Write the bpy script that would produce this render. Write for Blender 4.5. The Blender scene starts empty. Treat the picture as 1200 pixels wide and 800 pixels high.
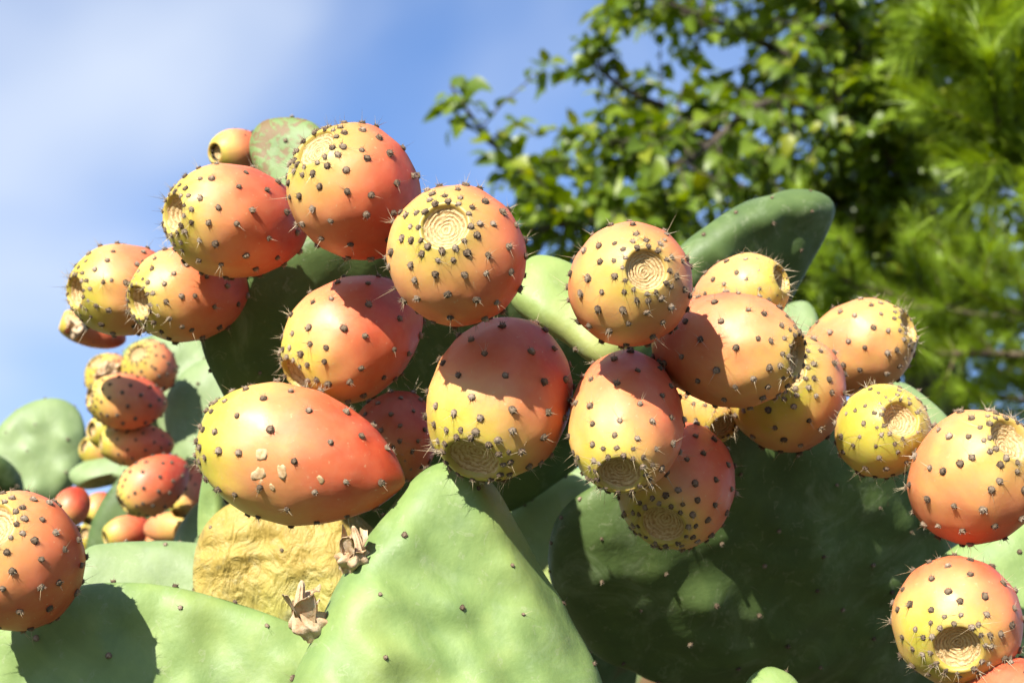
import bpy, math, random
import numpy as np
from mathutils import Vector, Matrix

# ------------------------------------------------------------------ camera / light / exposure
scene = bpy.context.scene
COL = scene.collection
PITCH = math.radians(19.0)
CAMZ = 1.40
K = 2000.0                        # pixels of the 1200 px wide photograph per unit of tangent (60 mm lens)
C0 = np.array([0.0, 0.0, CAMZ])
FWD = np.array([0.0, math.cos(PITCH), math.sin(PITCH)])
RGT = np.array([1.0, 0.0, 0.0])
UPV = np.array([0.0, -math.sin(PITCH), math.cos(PITCH)])

cam_d = bpy.data.cameras.new('camera')
cam_d.lens = 60.0; cam_d.sensor_width = 36.0; cam_d.sensor_fit = 'HORIZONTAL'
cam_d.clip_start = 0.02; cam_d.clip_end = 3000.0
cam_d.dof.use_dof = True; cam_d.dof.focus_distance = 0.70; cam_d.dof.aperture_fstop = 17.0
cam = bpy.data.objects.new('camera', cam_d); COL.objects.link(cam)
cam.location = Vector(C0); cam.rotation_euler = (math.radians(90) + PITCH, 0, 0)
scene.camera = cam

def cam_dir(x, y, z):             # x right, y up, z towards the viewer
    v = RGT * x + UPV * y - FWD * z
    return v / np.linalg.norm(v)

SUN_L = -cam_dir(-0.36, 0.74, 0.57)          # direction the sunlight travels
sun_d = bpy.data.lights.new('sun', 'SUN'); sun_d.energy = 5.0; sun_d.angle = math.radians(0.53)
sun_d.color = (1.0, 0.94, 0.84)
sun = bpy.data.objects.new('sun', sun_d); COL.objects.link(sun)
sun.location = (-1, -2, 5)
sun.rotation_euler = Vector(SUN_L).to_track_quat('-Z', 'Y').to_euler()

world = bpy.data.worlds.new('World'); scene.world = world; world.use_nodes = True
wn = world.node_tree.nodes; wl = world.node_tree.links
for n in list(wn): wn.remove(n)
w_out = wn.new('ShaderNodeOutputWorld'); w_bg = wn.new('ShaderNodeBackground')
sky = wn.new('ShaderNodeTexSky'); sky.sky_type = 'NISHITA'; sky.sun_disc = False
toS = -SUN_L
sky.sun_elevation = math.asin(toS[2]); sky.sun_rotation = math.atan2(toS[0], toS[1])
sky.altitude = 100; sky.air_density = 1.0; sky.dust_density = 0.3; sky.ozone_density = 3.0
w_bg.inputs['Strength'].default_value = 0.067
# thin drifting cloud, the same field of noise all round the sky
tc = wn.new('ShaderNodeTexCoord'); mp = wn.new('ShaderNodeMapping'); mp.vector_type = 'POINT'
mp.inputs['Location'].default_value = (-1.74, 0.07, 0.80); mp.inputs['Scale'].default_value = (1.0, 1.0, 1.25)
nz = wn.new('ShaderNodeTexNoise'); nz.inputs['Scale'].default_value = 2.3; nz.inputs['Detail'].default_value = 3.5
nz.inputs['Roughness'].default_value = 0.52; nz.inputs['Distortion'].default_value = 0.25
rp = wn.new('ShaderNodeValToRGB'); rp.color_ramp.interpolation = 'EASE'
rp.color_ramp.elements[0].position = 0.36; rp.color_ramp.elements[0].color = (0, 0, 0, 1)
rp.color_ramp.elements[1].position = 0.70; rp.color_ramp.elements[1].color = (.8, .8, .8, 1)
mx = wn.new('ShaderNodeMix'); mx.data_type = 'RGBA'
tint = wn.new('ShaderNodeMix'); tint.data_type = 'RGBA'; tint.blend_type = 'MULTIPLY'
tint.inputs[0].default_value = 1.0; tint.inputs[7].default_value = (0.99, 1.11, 1.32, 1)
wl.new(tc.outputs['Generated'], mp.inputs['Vector']); wl.new(mp.outputs['Vector'], nz.inputs['Vector'])
wl.new(nz.outputs['Fac'], rp.inputs['Fac']); wl.new(rp.outputs['Color'], mx.inputs[0])
wl.new(sky.outputs['Color'], tint.inputs[6])
wl.new(tint.outputs[2], mx.inputs[6]); mx.inputs[7].default_value = (5.1, 5.6, 6.4, 1)
wl.new(mx.outputs[2], w_bg.inputs['Color']); wl.new(w_bg.outputs['Background'], w_out.inputs['Surface'])

scene.view_settings.view_transform = 'Standard'; scene.view_settings.look = 'None'
scene.view_settings.exposure = 1.35; scene.view_settings.gamma = 1.0
scene.render.engine = 'CYCLES'
scene.cycles.adaptive_threshold = .02; scene.cycles.max_bounces = 6; scene.cycles.diffuse_bounces = 3; scene.cycles.glossy_bounces = 2; scene.cycles.transmission_bounces = 4

# ------------------------------------------------------------------ helpers
def P(px, py, d):
    return C0 + d * (FWD + RGT * ((px - 600.0) / K) - UPV * ((py - 400.0) / K))

def lin(r, g, b):
    f = lambda c: (c / 255 / 12.92) if c / 255 <= .04045 else ((c / 255 + .055) / 1.055) ** 2.4
    return (f(r), f(g), f(b), 1.0)

class Wob:                        # smooth vectorised noise: a sum of random sines
    def __init__(s, seed, freq, n=9):
        r = np.random.RandomState(seed)
        v = r.normal(size=(n, 3)); v /= np.linalg.norm(v, axis=1)[:, None]
        s.k = v * (freq * r.uniform(.6, 1.5, n))[:, None]; s.p = r.uniform(0, 6.28, n); s.n = n
    def __call__(s, P_):
        return np.sin(P_ @ s.k.T + s.p).sum(-1) / math.sqrt(s.n)

def mesh(name, verts, faces, mat, smooth=True):
    m = bpy.data.meshes.new(name)
    m.from_pydata([tuple(v) for v in np.asarray(verts).tolist()], [], faces)
    if smooth: m.polygons.foreach_set('use_smooth', [True] * len(m.polygons))
    if mat: m.materials.append(mat)
    m.update()
    return m

def link(name, data, parent=None, loc=None, mtx=None):
    o = bpy.data.objects.new(name, data); COL.objects.link(o)
    if parent is not None: o.parent = parent
    if mtx is not None: o.matrix_local = mtx
    elif loc is not None: o.location = loc
    return o

def tag(o, label=None, cat=None, group=None, kind=None):
    if label: o['label'] = label
    if cat: o['category'] = cat
    if group: o['group'] = group
    if kind: o['kind'] = kind
    return o

def basis(n, roll=0.0):
    n = Vector(n).normalized()
    h = Vector((0, 0, 1)) if abs(n.z) < .95 else Vector((1, 0, 0))
    x = h.cross(n).normalized(); y = n.cross(x)
    m = Matrix((x, y, n)).transposed()
    return m @ Matrix.Rotation(roll, 3, 'Z')

def frame(loc, n, roll=0.0, s=1.0):
    m = (basis(n, roll) * s).to_4x4(); m.translation = Vector(loc); return m

# ------------------------------------------------------------------ materials
ALBEDO = .58                       # overall reflectance of every surface, balanced against the exposure
class NT:
    def __init__(s, name):
        s.m = bpy.data.materials.new(name); s.m.use_nodes = True
        s.t = s.m.node_tree; s.n = s.t.nodes; s.l = s.t.links
        s.b = s.n['Principled BSDF']; s.out = s.n['Material Output']
    def node(s, typ, **kw):
        n = s.n.new(typ)
        for k, v in kw.items():
            if k in n.inputs: n.inputs[k].default_value = v
            else: setattr(n, k, v)
        return n
    def noise(s, scale, detail=4, rough=.55, vec=None, dist=0.0):
        n = s.node('ShaderNodeTexNoise', Scale=scale, Detail=detail, Roughness=rough, Distortion=dist)
        s.l.new(vec if vec is not None else s.coord(), n.inputs['Vector']); return n.outputs['Fac']
    def coord(s):
        if not hasattr(s, '_c'): s._c = s.n.new('ShaderNodeTexCoord')
        return s._c.outputs['Object']
    def ramp(s, fac, stops, interp='LINEAR'):
        r = s.n.new('ShaderNodeValToRGB'); r.color_ramp.interpolation = interp
        e = r.color_ramp.elements
        while len(e) < len(stops): e.new(0.5)
        for el, (p, c) in zip(e, stops):
            el.position = p; el.color = c if len(c) == 4 else (*c, 1)
        s.l.new(fac, r.inputs['Fac']); return r.outputs['Color']
    def math(s, op, a, b=None, c=None, clamp=False):
        n = s.n.new('ShaderNodeMath'); n.operation = op; n.use_clamp = clamp
        for i, v in enumerate((a, b, c)):
            if v is None: continue
            if isinstance(v, (int, float)): n.inputs[i].default_value = v
            else: s.l.new(v, n.inputs[i])
        return n.outputs[0]
    def mix(s, fac, a, b, blend='MIX'):
        n = s.n.new('ShaderNodeMix'); n.data_type = 'RGBA'; n.blend_type = blend
        for i, v in ((0, fac), (6, a), (7, b)):
            if isinstance(v, (int, float)): n.inputs[i].default_value = v
            elif isinstance(v, tuple): n.inputs[i].default_value = v
            else: s.l.new(v, n.inputs[i])
        return n.outputs[2]
    def attr(s, name, typ='GEOMETRY'):
        n = s.n.new('ShaderNodeAttribute'); n.attribute_type = typ; n.attribute_name = name
        return n.outputs['Fac']
    def bump(s, h, strength, dist):
        n = s.node('ShaderNodeBump', Strength=strength, Distance=dist)
        s.l.new(h, n.inputs['Height']); s.l.new(n.outputs['Normal'], s.b.inputs['Normal'])
    def base(s, c):
        s.l.new(s.mix(1.0, c, (ALBEDO, ALBEDO, ALBEDO, 1), 'MULTIPLY'), s.b.inputs['Base Color'])
    def rough(s, v):
        if isinstance(v, (int, float)): s.b.inputs['Roughness'].default_value = v
        else: s.l.new(v, s.b.inputs['Roughness'])

def mat_skin():
    t = NT('fruit_skin')
    u = t.attr('along'); sd = t.attr('blush')
    ripe = t.attr('ripeness', 'OBJECT'); green = t.attr('greenness', 'OBJECT')
    n1 = t.noise(38, 5, .6, dist=.4); n2 = t.noise(140, 4, .6); n3 = t.noise(420, 3)
    # ripeness position: crown end pale yellow green, base end and blushed cheek red
    v = t.math('MULTIPLY_ADD', t.math('POWER', t.math('SUBTRACT', 1.0, u), .52), .86, 0.05)
    v = t.math('ADD', v, t.math('MULTIPLY', sd, 0.24))
    v = t.math('ADD', v, t.math('MULTIPLY_ADD', n1, 0.62, -0.31))
    v = t.math('ADD', v, t.math('MULTIPLY_ADD', n2, 0.16, -0.08))
    v = t.math('ADD', v, ripe)
    col = t.ramp(v, [(0.0, (.68, .57, .07)), (.14, (.84, .60, .10)), (.28, (.92, .52, .15)), (.44, (.92, .375, .14)),
                     (.64, (.84, .225, .092)), (.86, (.74, .115, .046)), (1, (.54, .06, .025))])
    # green shoulder near the crown
    gm = t.math('ADD', t.math('MULTIPLY_ADD', u, 3.6, -2.95), t.math('MULTIPLY_ADD', n1, 1.8, -.9))
    gm = t.math('MULTIPLY', t.math('MULTIPLY', gm, green, None, True), .62)
    col = t.mix(gm, col, (.36, .42, .045, 1))
    # pale waxy bloom and fine speckle
    bl = t.ramp(n2, [(.45, (0, 0, 0)), (.75, (.16, .16, .16))])
    col = t.mix(bl, col, (.86, .56, .30, 1))
    sp = t.ramp(n3, [(.66, (0, 0, 0)), (.74, (.35, .35, .35))])
    col = t.mix(sp, col, (.80, .66, .36, 1))
    # small brown corky scuffs
    sc = t.math('MULTIPLY', t.ramp(t.noise(95, 3, .7, dist=1.2), [(.70, (0, 0, 0)), (.735, (1, 1, 1))]),
                t.ramp(t.noise(30, 2), [(.5, (0, 0, 0)), (.6, (.8, .8, .8))]))
    col = t.mix(sc, col, (.55, .38, .2, 1))
    rimm = t.math('ADD', t.math('MULTIPLY_ADD', u, 24.0, -23.3), t.math('MULTIPLY_ADD', n2, 1.6, -.8), None, True)
    col = t.mix(t.math('MULTIPLY', rimm, .75), col, (.56, .36, .12, 1))
    t.base(col); t.rough(t.math('MULTIPLY_ADD', n2, .25, .36))
    t.b.inputs['Specular IOR Level'].default_value = .38
    t.b.inputs['Subsurface Weight'].default_value = .22
    t.b.inputs['Subsurface Radius'].default_value = (1.0, .35, .12)
    t.b.inputs['Subsurface Scale'].default_value = .005
    h = t.math('ADD', t.math('MULTIPLY', n2, .5), t.math('MULTIPLY', n3, .25))
    h = t.math('ADD', h, t.math('MULTIPLY', sc, .5))
    t.bump(h, .25, .0012)
    return t.m

def mat_scar():
    t = NT('crown_scar')
    r = t.attr('ring')
    n = t.noise(260, 4, .65); n2 = t.noise(700, 3)
    w = t.math('SINE', t.math('ADD', t.math('MULTIPLY', r, 38.0), t.math('MULTIPLY', n, 16.0)))
    w = t.math('MULTIPLY_ADD', w, .5, .5)
    f = t.math('ADD', t.math('MULTIPLY', w, .30), t.math('MULTIPLY', n2, .70))
    col = t.ramp(f, [(.18, (.34, .18, .055)), (.42, (.64, .41, .16)), (.75, (.86, .64, .33))])
    t.base(col); t.rough(.75); t.bump(f, .7, .0012)
    t.b.inputs['Subsurface Weight'].default_value = .1; t.b.inputs['Subsurface Scale'].default_value = .002
    return t.m

def mat_areole():
    t = NT('areole_felt')
    oi = t.n.new('ShaderNodeObjectInfo'); g = t.n.new('ShaderNodeSeparateXYZ')
    t.l.new(t.coord(), g.inputs[0])
    z = t.math('MULTIPLY_ADD', g.outputs['Z'], 520.0, -.15, True)
    f = t.math('ADD', t.math('MULTIPLY', z, .75), t.math('MULTIPLY_ADD', oi.outputs['Random'], .5, -.2), None, True)
    f = t.math('ADD', f, t.math('MULTIPLY_ADD', t.noise(2200, 2), .6, -.3), None, True)
    col = t.ramp(f, [(0, (.09, .058, .032)), (.35, (.24, .165, .10)), (.7, (.46, .36, .26)), (1, (.85, .74, .58))])
    t.base(col); t.rough(.9)
    return t.m

def mat_simple(name, stops, scale, rough=.7, bump=.3, bd=.001, detail=5, sss=0):
    t = NT(name); n = t.noise(scale, detail, .62)
    t.base(t.ramp(n, stops)); t.rough(rough); t.bump(n, bump, bd)
    if sss:
        t.b.inputs['Subsurface Weight'].default_value = sss; t.b.inputs['Subsurface Scale'].default_value = .003
    return t.m

def mat_pad(name, c_lo, c_mid, c_hi, spots=0.0, cork=0.0, wrinkle=0.0, yellow=None):
    t = NT(name)
    n1 = t.noise(16, 6, .65, dist=.8); n2 = t.noise(75, 4, .5); n3 = t.noise(330, 4, .6)
    f = t.math('ADD', t.math('MULTIPLY', n1, .7), t.math('MULTIPLY', n2, .3))
    col = t.ramp(f, [(.36, c_lo), (.5, c_mid), (.62, c_hi)])
    if yellow:
        ym = t.ramp(t.noise(7, 3, .5, dist=.5), [(.5, (0, 0, 0)), (.68, (.8, .8, .8))])
        col = t.mix(ym, col, yellow)
    # bluish white wax worn in scratches and dabs
    wx = t.ramp(t.noise(26, 6, .7, dist=1.5), [(.52, (0, 0, 0)), (.72, (.32, .32, .32))])
    col = t.mix(wx, col, (.44, .54, .32, 1))
    vm = t.node('ShaderNodeMapping'); vm.inputs['Scale'].default_value = (1, .22, 1); vm.inputs['Rotation'].default_value = (.4, .3, .7)
    t.l.new(t.coord(), vm.inputs['Vector'])
    scr = t.ramp(t.noise(150, 3, .6, vec=vm.outputs[0], dist=1.0), [(.62, (0, 0, 0)), (.66, (.26, .26, .26)), (.70, (0, 0, 0))])
    col = t.mix(scr, col, (.50, .52, .34, 1))
    # brown corky spots
    sp_n = t.noise(75, 4, .7, dist=.8)
    lo = .715 - spots * .18
    sp = t.ramp(sp_n, [(lo, (0, 0, 0)), (lo + .05, (.9, .9, .9))])
    col = t.mix(sp, col, (.23, .13, .055, 1))
    if cork:
        ck = t.ramp(t.noise(22, 5, .65, dist=.8), [(.62 - cork * .25, (0, 0, 0)), (.70 - cork * .2, (1, 1, 1))])
        col = t.mix(ck, col, (.20, .115, .05, 1))
    t.base(col); t.rough(t.math('MULTIPLY_ADD', n2, .3, .42))
    t.b.inputs['Specular IOR Level'].default_value = .35
    h = t.math('ADD', t.math('MULTIPLY', n2, .8), t.math('MULTIPLY', n3, .22))
    h = t.math('ADD', h, t.math('MULTIPLY', sp, -.15))
    if wrinkle:
        wm = t.node('ShaderNodeMapping'); wm.inputs['Scale'].default_value = (1, .4, .8); wm.inputs['Rotation'].default_value = (0, .9, .5)
        t.l.new(t.coord(), wm.inputs['Vector'])
        h = t.math('ADD', h, t.math('MULTIPLY', t.noise(95, 4, .55, vec=wm.outputs[0], dist=1.4), 2.2 * wrinkle))
    t.bump(h, .5 if wrinkle else .32, .005 if wrinkle else .0024)
    return t.m

def mat_leaf(name, stops, trans):
    t = NT(name)
    oi = t.n.new('ShaderNodeObjectInfo'); ge = t.n.new('ShaderNodeNewGeometry')
    r = t.math('FRACT', t.math('ADD', oi.outputs['Random'], ge.outputs['Random Per Island']))
    col = t.ramp(r, stops)
    col = t.mix(t.math('MULTIPLY', t.noise(60, 3), .5), col, tuple(c * .55 for c in stops[1][1][:3]) + (1,))
    t.base(col); t.rough(.42); t.b.inputs['Specular IOR Level'].default_value = .45
    tr = t.n.new('ShaderNodeBsdfTranslucent'); ms = t.n.new('ShaderNodeMixShader'); ms.inputs[0].default_value = trans
    hs = t.n.new('ShaderNodeHueSaturation'); hs.inputs['Value'].default_value = 1.5 * ALBEDO; hs.inputs['Saturation'].default_value = 1.1
    hs.inputs['Hue'].default_value = .485
    t.l.new(col, hs.inputs['Color']); t.l.new(hs.outputs[0], tr.inputs['Color'])
    t.l.new(t.b.outputs[0], ms.inputs[1]); t.l.new(tr.outputs[0], ms.inputs[2]); t.l.new(ms.outputs[0], t.out.inputs['Surface'])
    return t.m

M = {}
M['skin'] = mat_skin(); M['scar'] = mat_scar(); M['areole'] = mat_areole()
M['areole_far'] = mat_simple('areole_felt_far', [(.3, (.08, .05, .03)), (.7, (.22, .16, .10))], 500, .9, .1)
M['spine'] = mat_simple('spine_straw', [(.3, (.50, .38, .20)), (.7, (.74, .62, .42))], 300, .5, .1)
M['scab'] = mat_simple('scab_cork', [(.3, (.55, .30, .12)), (.5, (.78, .52, .26)), (.7, (.86, .66, .40))], 350, .85, .5, .001)
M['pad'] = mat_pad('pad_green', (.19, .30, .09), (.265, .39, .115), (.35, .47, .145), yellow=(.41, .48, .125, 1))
M['pad_shaded'] = mat_pad('pad_green_shaded', (.085, .145, .04), (.115, .185, .05), (.15, .23, .062))  # darkened copy of the pad green, deep shade put into the colour
M['pad_blue'] = mat_pad('pad_blue_green', (.20, .29, .115), (.255, .355, .14), (.31, .42, .17))
M['pad_spot'] = mat_pad('pad_spotted', (.15, .24, .075), (.20, .30, .09), (.25, .36, .11), spots=1.15)
M['pad_bright'] = mat_pad('pad_yellow_green', (.26, .36, .10), (.32, .43, .12), (.40, .48, .15), yellow=(.46, .48, .14, 1))
M['pad_corky'] = mat_pad('pad_corky', (.10, .17, .06), (.14, .22, .08), (.18, .25, .09), cork=.6, spots=.4)
M['pad_dying'] = mat_pad('pad_withered', (.42, .29, .06), (.54, .39, .085), (.60, .46, .12), spots=.25, wrinkle=1.0, yellow=(.42, .45, .10, 1))
M['husk'] = mat_simple('flower_husk', [(.3, (.34, .17, .06)), (.45, (.66, .44, .24)), (.65, (.80, .63, .42))], 160, .8, .6, .002, sss=.1)
M['soil'] = mat_simple('dry_soil', [(.3, (.035, .04, .016)), (.5, (.07, .065, .03)), (.7, (.13, .105, .055))], 3.0, .95, .6, .05, 9)
M['bark'] = mat_simple('tree_bark', [(.3, (.035, .026, .018)), (.5, (.085, .065, .048)), (.7, (.16, .125, .095))], 26, .95, .8, .01, 6)
M['pinebark'] = mat_simple('pine_bark', [(.3, (.07, .045, .028)), (.5, (.16, .11, .07)), (.7, (.27, .20, .13))], 30, .95, .8, .008, 6)
M['leaf'] = mat_leaf('broad_leaf', [(0, (.10, .18, .015)), (.5, (.20, .32, .024)), (.85, (.32, .45, .034)), (1, (.46, .50, .04))], .42)
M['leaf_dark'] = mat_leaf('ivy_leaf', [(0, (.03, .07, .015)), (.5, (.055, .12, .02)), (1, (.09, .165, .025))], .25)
M['needle'] = mat_leaf('pine_needle', [(0, (.26, .42, .02)), (.5, (.38, .58, .03)), (1, (.50, .68, .06))], .4)

# ------------------------------------------------------------------ the ground
def build_ground():
    n = 60; xs = np.sign(np.linspace(-1, 1, n)) * np.abs(np.linspace(-1, 1, n)) ** 4 * 1500
    X, Y = np.meshgrid(xs, xs, indexing='ij')
    w = Wob(3, .9); Pn = np.stack([X, Y, X * 0], -1)
    Z = w(Pn) * .035 * (np.hypot(X, Y) < 60)
    V = np.stack([X, Y, Z], -1).reshape(-1, 3)
    F = [(i * n + j, (i + 1) * n + j, (i + 1) * n + j + 1, i * n + j + 1) for i in range(n - 1) for j in range(n - 1)]
    tag(link('ground', mesh('ground', V, F, M['soil'])), kind='structure')
build_ground()

# ------------------------------------------------------------------ shared little shapes
def cone_bits(V, F, p, q, r, sides=3):
    p = np.array(p, float); q = np.array(q, float); n = q - p; L = np.linalg.norm(n)
    if L < 1e-9: return
    n /= L; h = np.array([0, 0, 1.]) if abs(n[2]) < .9 else np.array([1., 0, 0])
    x = np.cross(h, n); x /= np.linalg.norm(x); y = np.cross(n, x)
    b = len(V)
    for k in range(sides):
        a = 2 * math.pi * k / sides
        V.append(p + r * (math.cos(a) * x + math.sin(a) * y))
    V.append(q)
    for k in range(sides): F.append((b + k, b + (k + 1) % sides, b + sides))

def areole_mesh(seed, R=.00145, H=.0013, bristles=11, blen=.0013):
    r = random.Random(seed); V = []; F = []
    rings = [(1.0, -.15), (1.05, .25), (.85, .65), (.5, .95)]; n = 8
    for rr, z in rings:
        for k in range(n):
            a = 2 * math.pi * (k + .5 * (z > .5)) / n; j = r.uniform(.8, 1.2)
            V.append(np.array([R * rr * j * math.cos(a), R * rr * j * math.sin(a), H * z * r.uniform(.85, 1.15)]))
    V.append(np.array([0, 0, H * 1.05])); top = len(V) - 1
    for i in range(len(rings) - 1):
        for k in range(n): F.append((i * n + k, i * n + (k + 1) % n, (i + 1) * n + (k + 1) % n, (i + 1) * n + k))
    for k in range(n): F.append(((len(rings) - 1) * n + k, (len(rings) - 1) * n + (k + 1) % n, top))
    for _ in range(bristles):
        a = r.uniform(0, 6.28); el = r.uniform(.35, 1.4); L = blen * r.uniform(.6, 1.35)
        d = np.array([math.cos(a) * math.cos(el), math.sin(a) * math.cos(el), math.sin(el)])
        s = np.array([math.cos(a) * R * .6, math.sin(a) * R * .6, H * .55])
        cone_bits(V, F, s, s + d * L, R * .12)
    return mesh('areole', V, F, M['areole'], smooth=False)
AREOLES = [areole_mesh(i) for i in range(6)]

# ------------------------------------------------------------------ prickly pears
def fruit_profile(u, rc, taper):
    um = .56
    lo = (1 - np.clip(1 - u / um, 0, 1) ** (2.0 - .25 * taper)) ** (.56 + .16 * taper)
    hi = 1 - (1 - rc) * np.clip((u - um) / (1 - um), 0, 1) ** 2.7
    return np.where(u < um, lo, hi)

def make_fruit(px, py, d, b_px, a_px, ax, label, rc=.36, dep=.30, ripe=.0, green=.6, taper=.3, seed=0,
               cheek=(1, .2, 0), detail=2, group='prickly pears in the sunlit cluster', scabs=0):
    rnd = random.Random(seed * 17 + 5)
    b = b_px * d / K; a = a_px * d / K
    c = P(px, py, d); axis = cam_dir(*ax)
    # Empty at the base, local Z along the axis towards the crown
    mtx = frame(c - axis * a, axis, rnd.uniform(0, 6.28))
    root = bpy.data.objects.new('prickly_pear', None); COL.objects.link(root)
    root.matrix_world = mtx; root.empty_display_size = .01
    tag(root, label, 'prickly pear', group)
    R3 = np.array(mtx.to_3x3())
    wob = Wob(seed, 55); wob2 = Wob(seed + 100, 120)
    nu, nv = (76, 84) if detail == 2 else (30, 32)
    us = 1 - (1 - np.linspace(0, 1, nu)) ** 1.15
    us = .5 * us + .5 * (1 - np.cos(np.pi * np.linspace(0, 1, nu))) / 2; us[0] = 0; us[-1] = 1
    tilt = rnd.uniform(-.06, .06)
    def surf(u, phi, ph_seed=seed):
        r = b * fruit_profile(u, rc, taper)
        x = r * np.cos(phi); y = r * np.sin(phi); z = 2 * a * u
        Q = np.stack([x, y, z], -1)
        k = 1 + .018 * wob(Q) * np.clip(u * 6, 0, 1) + .006 * wob2(Q)
        rib = 1 + .010 * np.sin(8 * phi + 3 * u + seed) * np.clip((u - .5) * 3, 0, 1)
        return np.stack([x * k * rib + tilt * b * np.sin(np.pi * u), y * k * rib, z + 0 * x], -1)
    def normal(u, phi):
        e = 1e-3
        du = surf(np.minimum(u + e, 1), phi) - surf(np.maximum(u - e, 0), phi); dp = surf(u, phi + e) - surf(u, phi - e)
        n = np.cross(dp, du); return n / (np.linalg.norm(n, axis=-1, keepdims=True) + 1e-12)
    # areole lattice
    A = []
    rows = [.10, .23, .36, .49, .62, .735, .835, .91]
    cnt = [5, 7, 8, 8, 8, 8, 9, 10]
    off = rnd.uniform(0, 6.28)
    for i, (u, n) in enumerate(zip(rows, cnt)):
        for k in range(n):
            A.append((min(.99, u + rnd.uniform(-.022, .022)), off + 2 * math.pi * (k + .5 * (i % 2) + rnd.uniform(-.13, .13)) / n, 1.0))
    nr = 13
    for k in range(nr): A.append((rnd.uniform(.962, .978), off + 2 * math.pi * (k + rnd.uniform(-.2, .2)) / nr, .95))
    nr = 12
    for k in range(nr): A.append((.999, off + 2 * math.pi * (k + .5 + rnd.uniform(-.22, .22)) / nr, .9))
    au = np.array([q[0] for q in A]); ap = np.array([q[1] for q in A])
    AP = surf(au, ap); AN = normal(au, ap)
    U, PH = np.meshgrid(us, np.linspace(0, 2 * math.pi, nv, endpoint=False), indexing='ij')
    S = surf(U, PH); N = normal(U, PH); N[0] = (0, 0, -1)
    sg = .0036
    bump = np.zeros(U.shape)
    for p_, q_ in zip(AP, au):
        d2 = ((S - p_) ** 2).sum(-1); bump += (.00055 if q_ < .95 else .0003) * np.exp(-d2 / (2 * sg * sg))
    S = S + N * bump[..., None]
    V = S.reshape(-1, 3).tolist(); along = U.reshape(-1).tolist()
    ch = R3.T @ cam_dir(*cheek); Nn = N.reshape(-1, 3)
    blush = (Nn @ ch).tolist()
    # lip rolled into the bowl
    rim = S[-1]
    for s_, dz in ((.93, .012), (.86, -.01), (.80, -.10)):
        for p_ in rim: V.append([p_[0] * s_, p_[1] * s_, p_[2] + dz * b]); along.append(1.0)
        blush += blush[(nu - 1) * nv:(nu) * nv]
    F = [(i * nv + j, i * nv + (j + 1) % nv, (i + 1) * nv + (j + 1) % nv, (i + 1) * nv + j) for i in range(nu + 2) for j in range(nv)]
    m = mesh('skin', V, F, M['skin'])
    at = m.attributes.new('along', 'FLOAT', 'POINT'); at.data.foreach_set('value', along)
    at = m.attributes.new('blush', 'FLOAT', 'POINT'); at.data.foreach_set('value', blush)
    sk = link('skin', m, root); sk['ripeness'] = float(ripe); sk['greenness'] = float(green)
    # scar bowl with concentric ridges
    ns, nq = (26, 60) if detail == 2 else (8, 20)
    rr = np.linspace(1.0, 0.0, ns); rimr = rc * b * .90; V = []; ring = []
    w3 = Wob(seed + 7, 420); zt = 2 * a
    for i, q in enumerate(rr):
        for j in range(nq):
            ph = 2 * math.pi * j / nq
            x, y = rimr * q * math.cos(ph), rimr * q * math.sin(ph)
            wv = float(w3(np.array([x, y, 0.])))
            z = zt - .02 * b - dep * b * rc * 1.2 * (1 - q ** 2.6) + .00020 * math.sin(q * 40 + wv * 2.6 + ph) + .00030 * wv
            V.append((x * (1 + .02 * wv) + 0 * tilt, y, z)); ring.append(q)
    F = [(i * nq + j, i * nq + (j + 1) % nq, (i + 1) * nq + (j + 1) % nq, (i + 1) * nq + j) for i in range(ns - 1) for j in range(nq)]
    m = mesh('crown_scar', V, F, M['scar'])
    at = m.attributes.new('ring', 'FLOAT', 'POINT'); at.data.foreach_set('value', ring)
    link('crown_scar', m, root)
    # areoles
    if detail == 2:
        for (u, ph, s), p_, n_ in zip(A, AP, AN):
            link('areole', rnd.choice(AREOLES), root, mtx=frame(p_ + n_ * .0004, n_, rnd.uniform(0, 6.28), s * rnd.uniform(.82, 1.18) * (b / .028) ** .5))
        V = []; F = []
        for (u, ph, s), p_, n_ in zip(A, AP, AN):
            k = rnd.choice((0, 1, 1, 2, 3)) if u < .95 else rnd.choice((1, 2, 3, 4))
            if rnd.random() < .12: k += 4
            for _ in range(k):
                dv = n_ * rnd.uniform(.4, 1.0) + np.array([rnd.uniform(-1, 1) for _ in range(3)]) * .75
                dv /= np.linalg.norm(dv); L = rnd.uniform(.003, .0075) * (1.7 if rnd.random() < .10 else 1)
                cone_bits(V, F, p_ + n_ * .0006, p_ + n_ * .0006 + dv * L, .00013)
        sp = link('spines', mesh('spines', V, F, M['spine'], False), root); sp['kind'] = 'stuff'
    else:
        V = []; F = []
        for (u, ph, s), p_, n_ in zip(A, AP, AN):
            src = AREOLES[0]; mt = frame(p_ + n_ * .0004, n_, rnd.uniform(0, 6.28), 1.15 * (b / .024))
            o_ = len(V); V += [np.array(mt @ v.co) for v in src.vertices]
            F += [tuple(o_ + i for i in f.vertices) for f in src.polygons]
        sp = link('areoles', mesh('areoles', V, F, M['areole_far'], False), root); sp['kind'] = 'stuff'
    # corky scabs
    for k in range(scabs):
        u, ph = rnd.uniform(.35, .72), None
        best = None
        for q in np.linspace(0, 6.28, 60):        # a spot on the cheek the scars sit on
            n_ = normal(np.array([u]), np.array([q]))[0]; g = float(n_ @ (R3.T @ cam_dir(.05, -.35, .9)))
            if best is None or g > best[0]: best = (g, q)
        ph = best[1] + rnd.uniform(-.25, .25)
        p_ = surf(np.array([u]), np.array([ph]))[0]; n_ = normal(np.array([u]), np.array([ph]))[0]
        V = [np.array([0, 0, .0003])]; F = []; n = 12; s = rnd.uniform(.0018, .0042); el = rnd.uniform(.45, .9)
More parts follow.
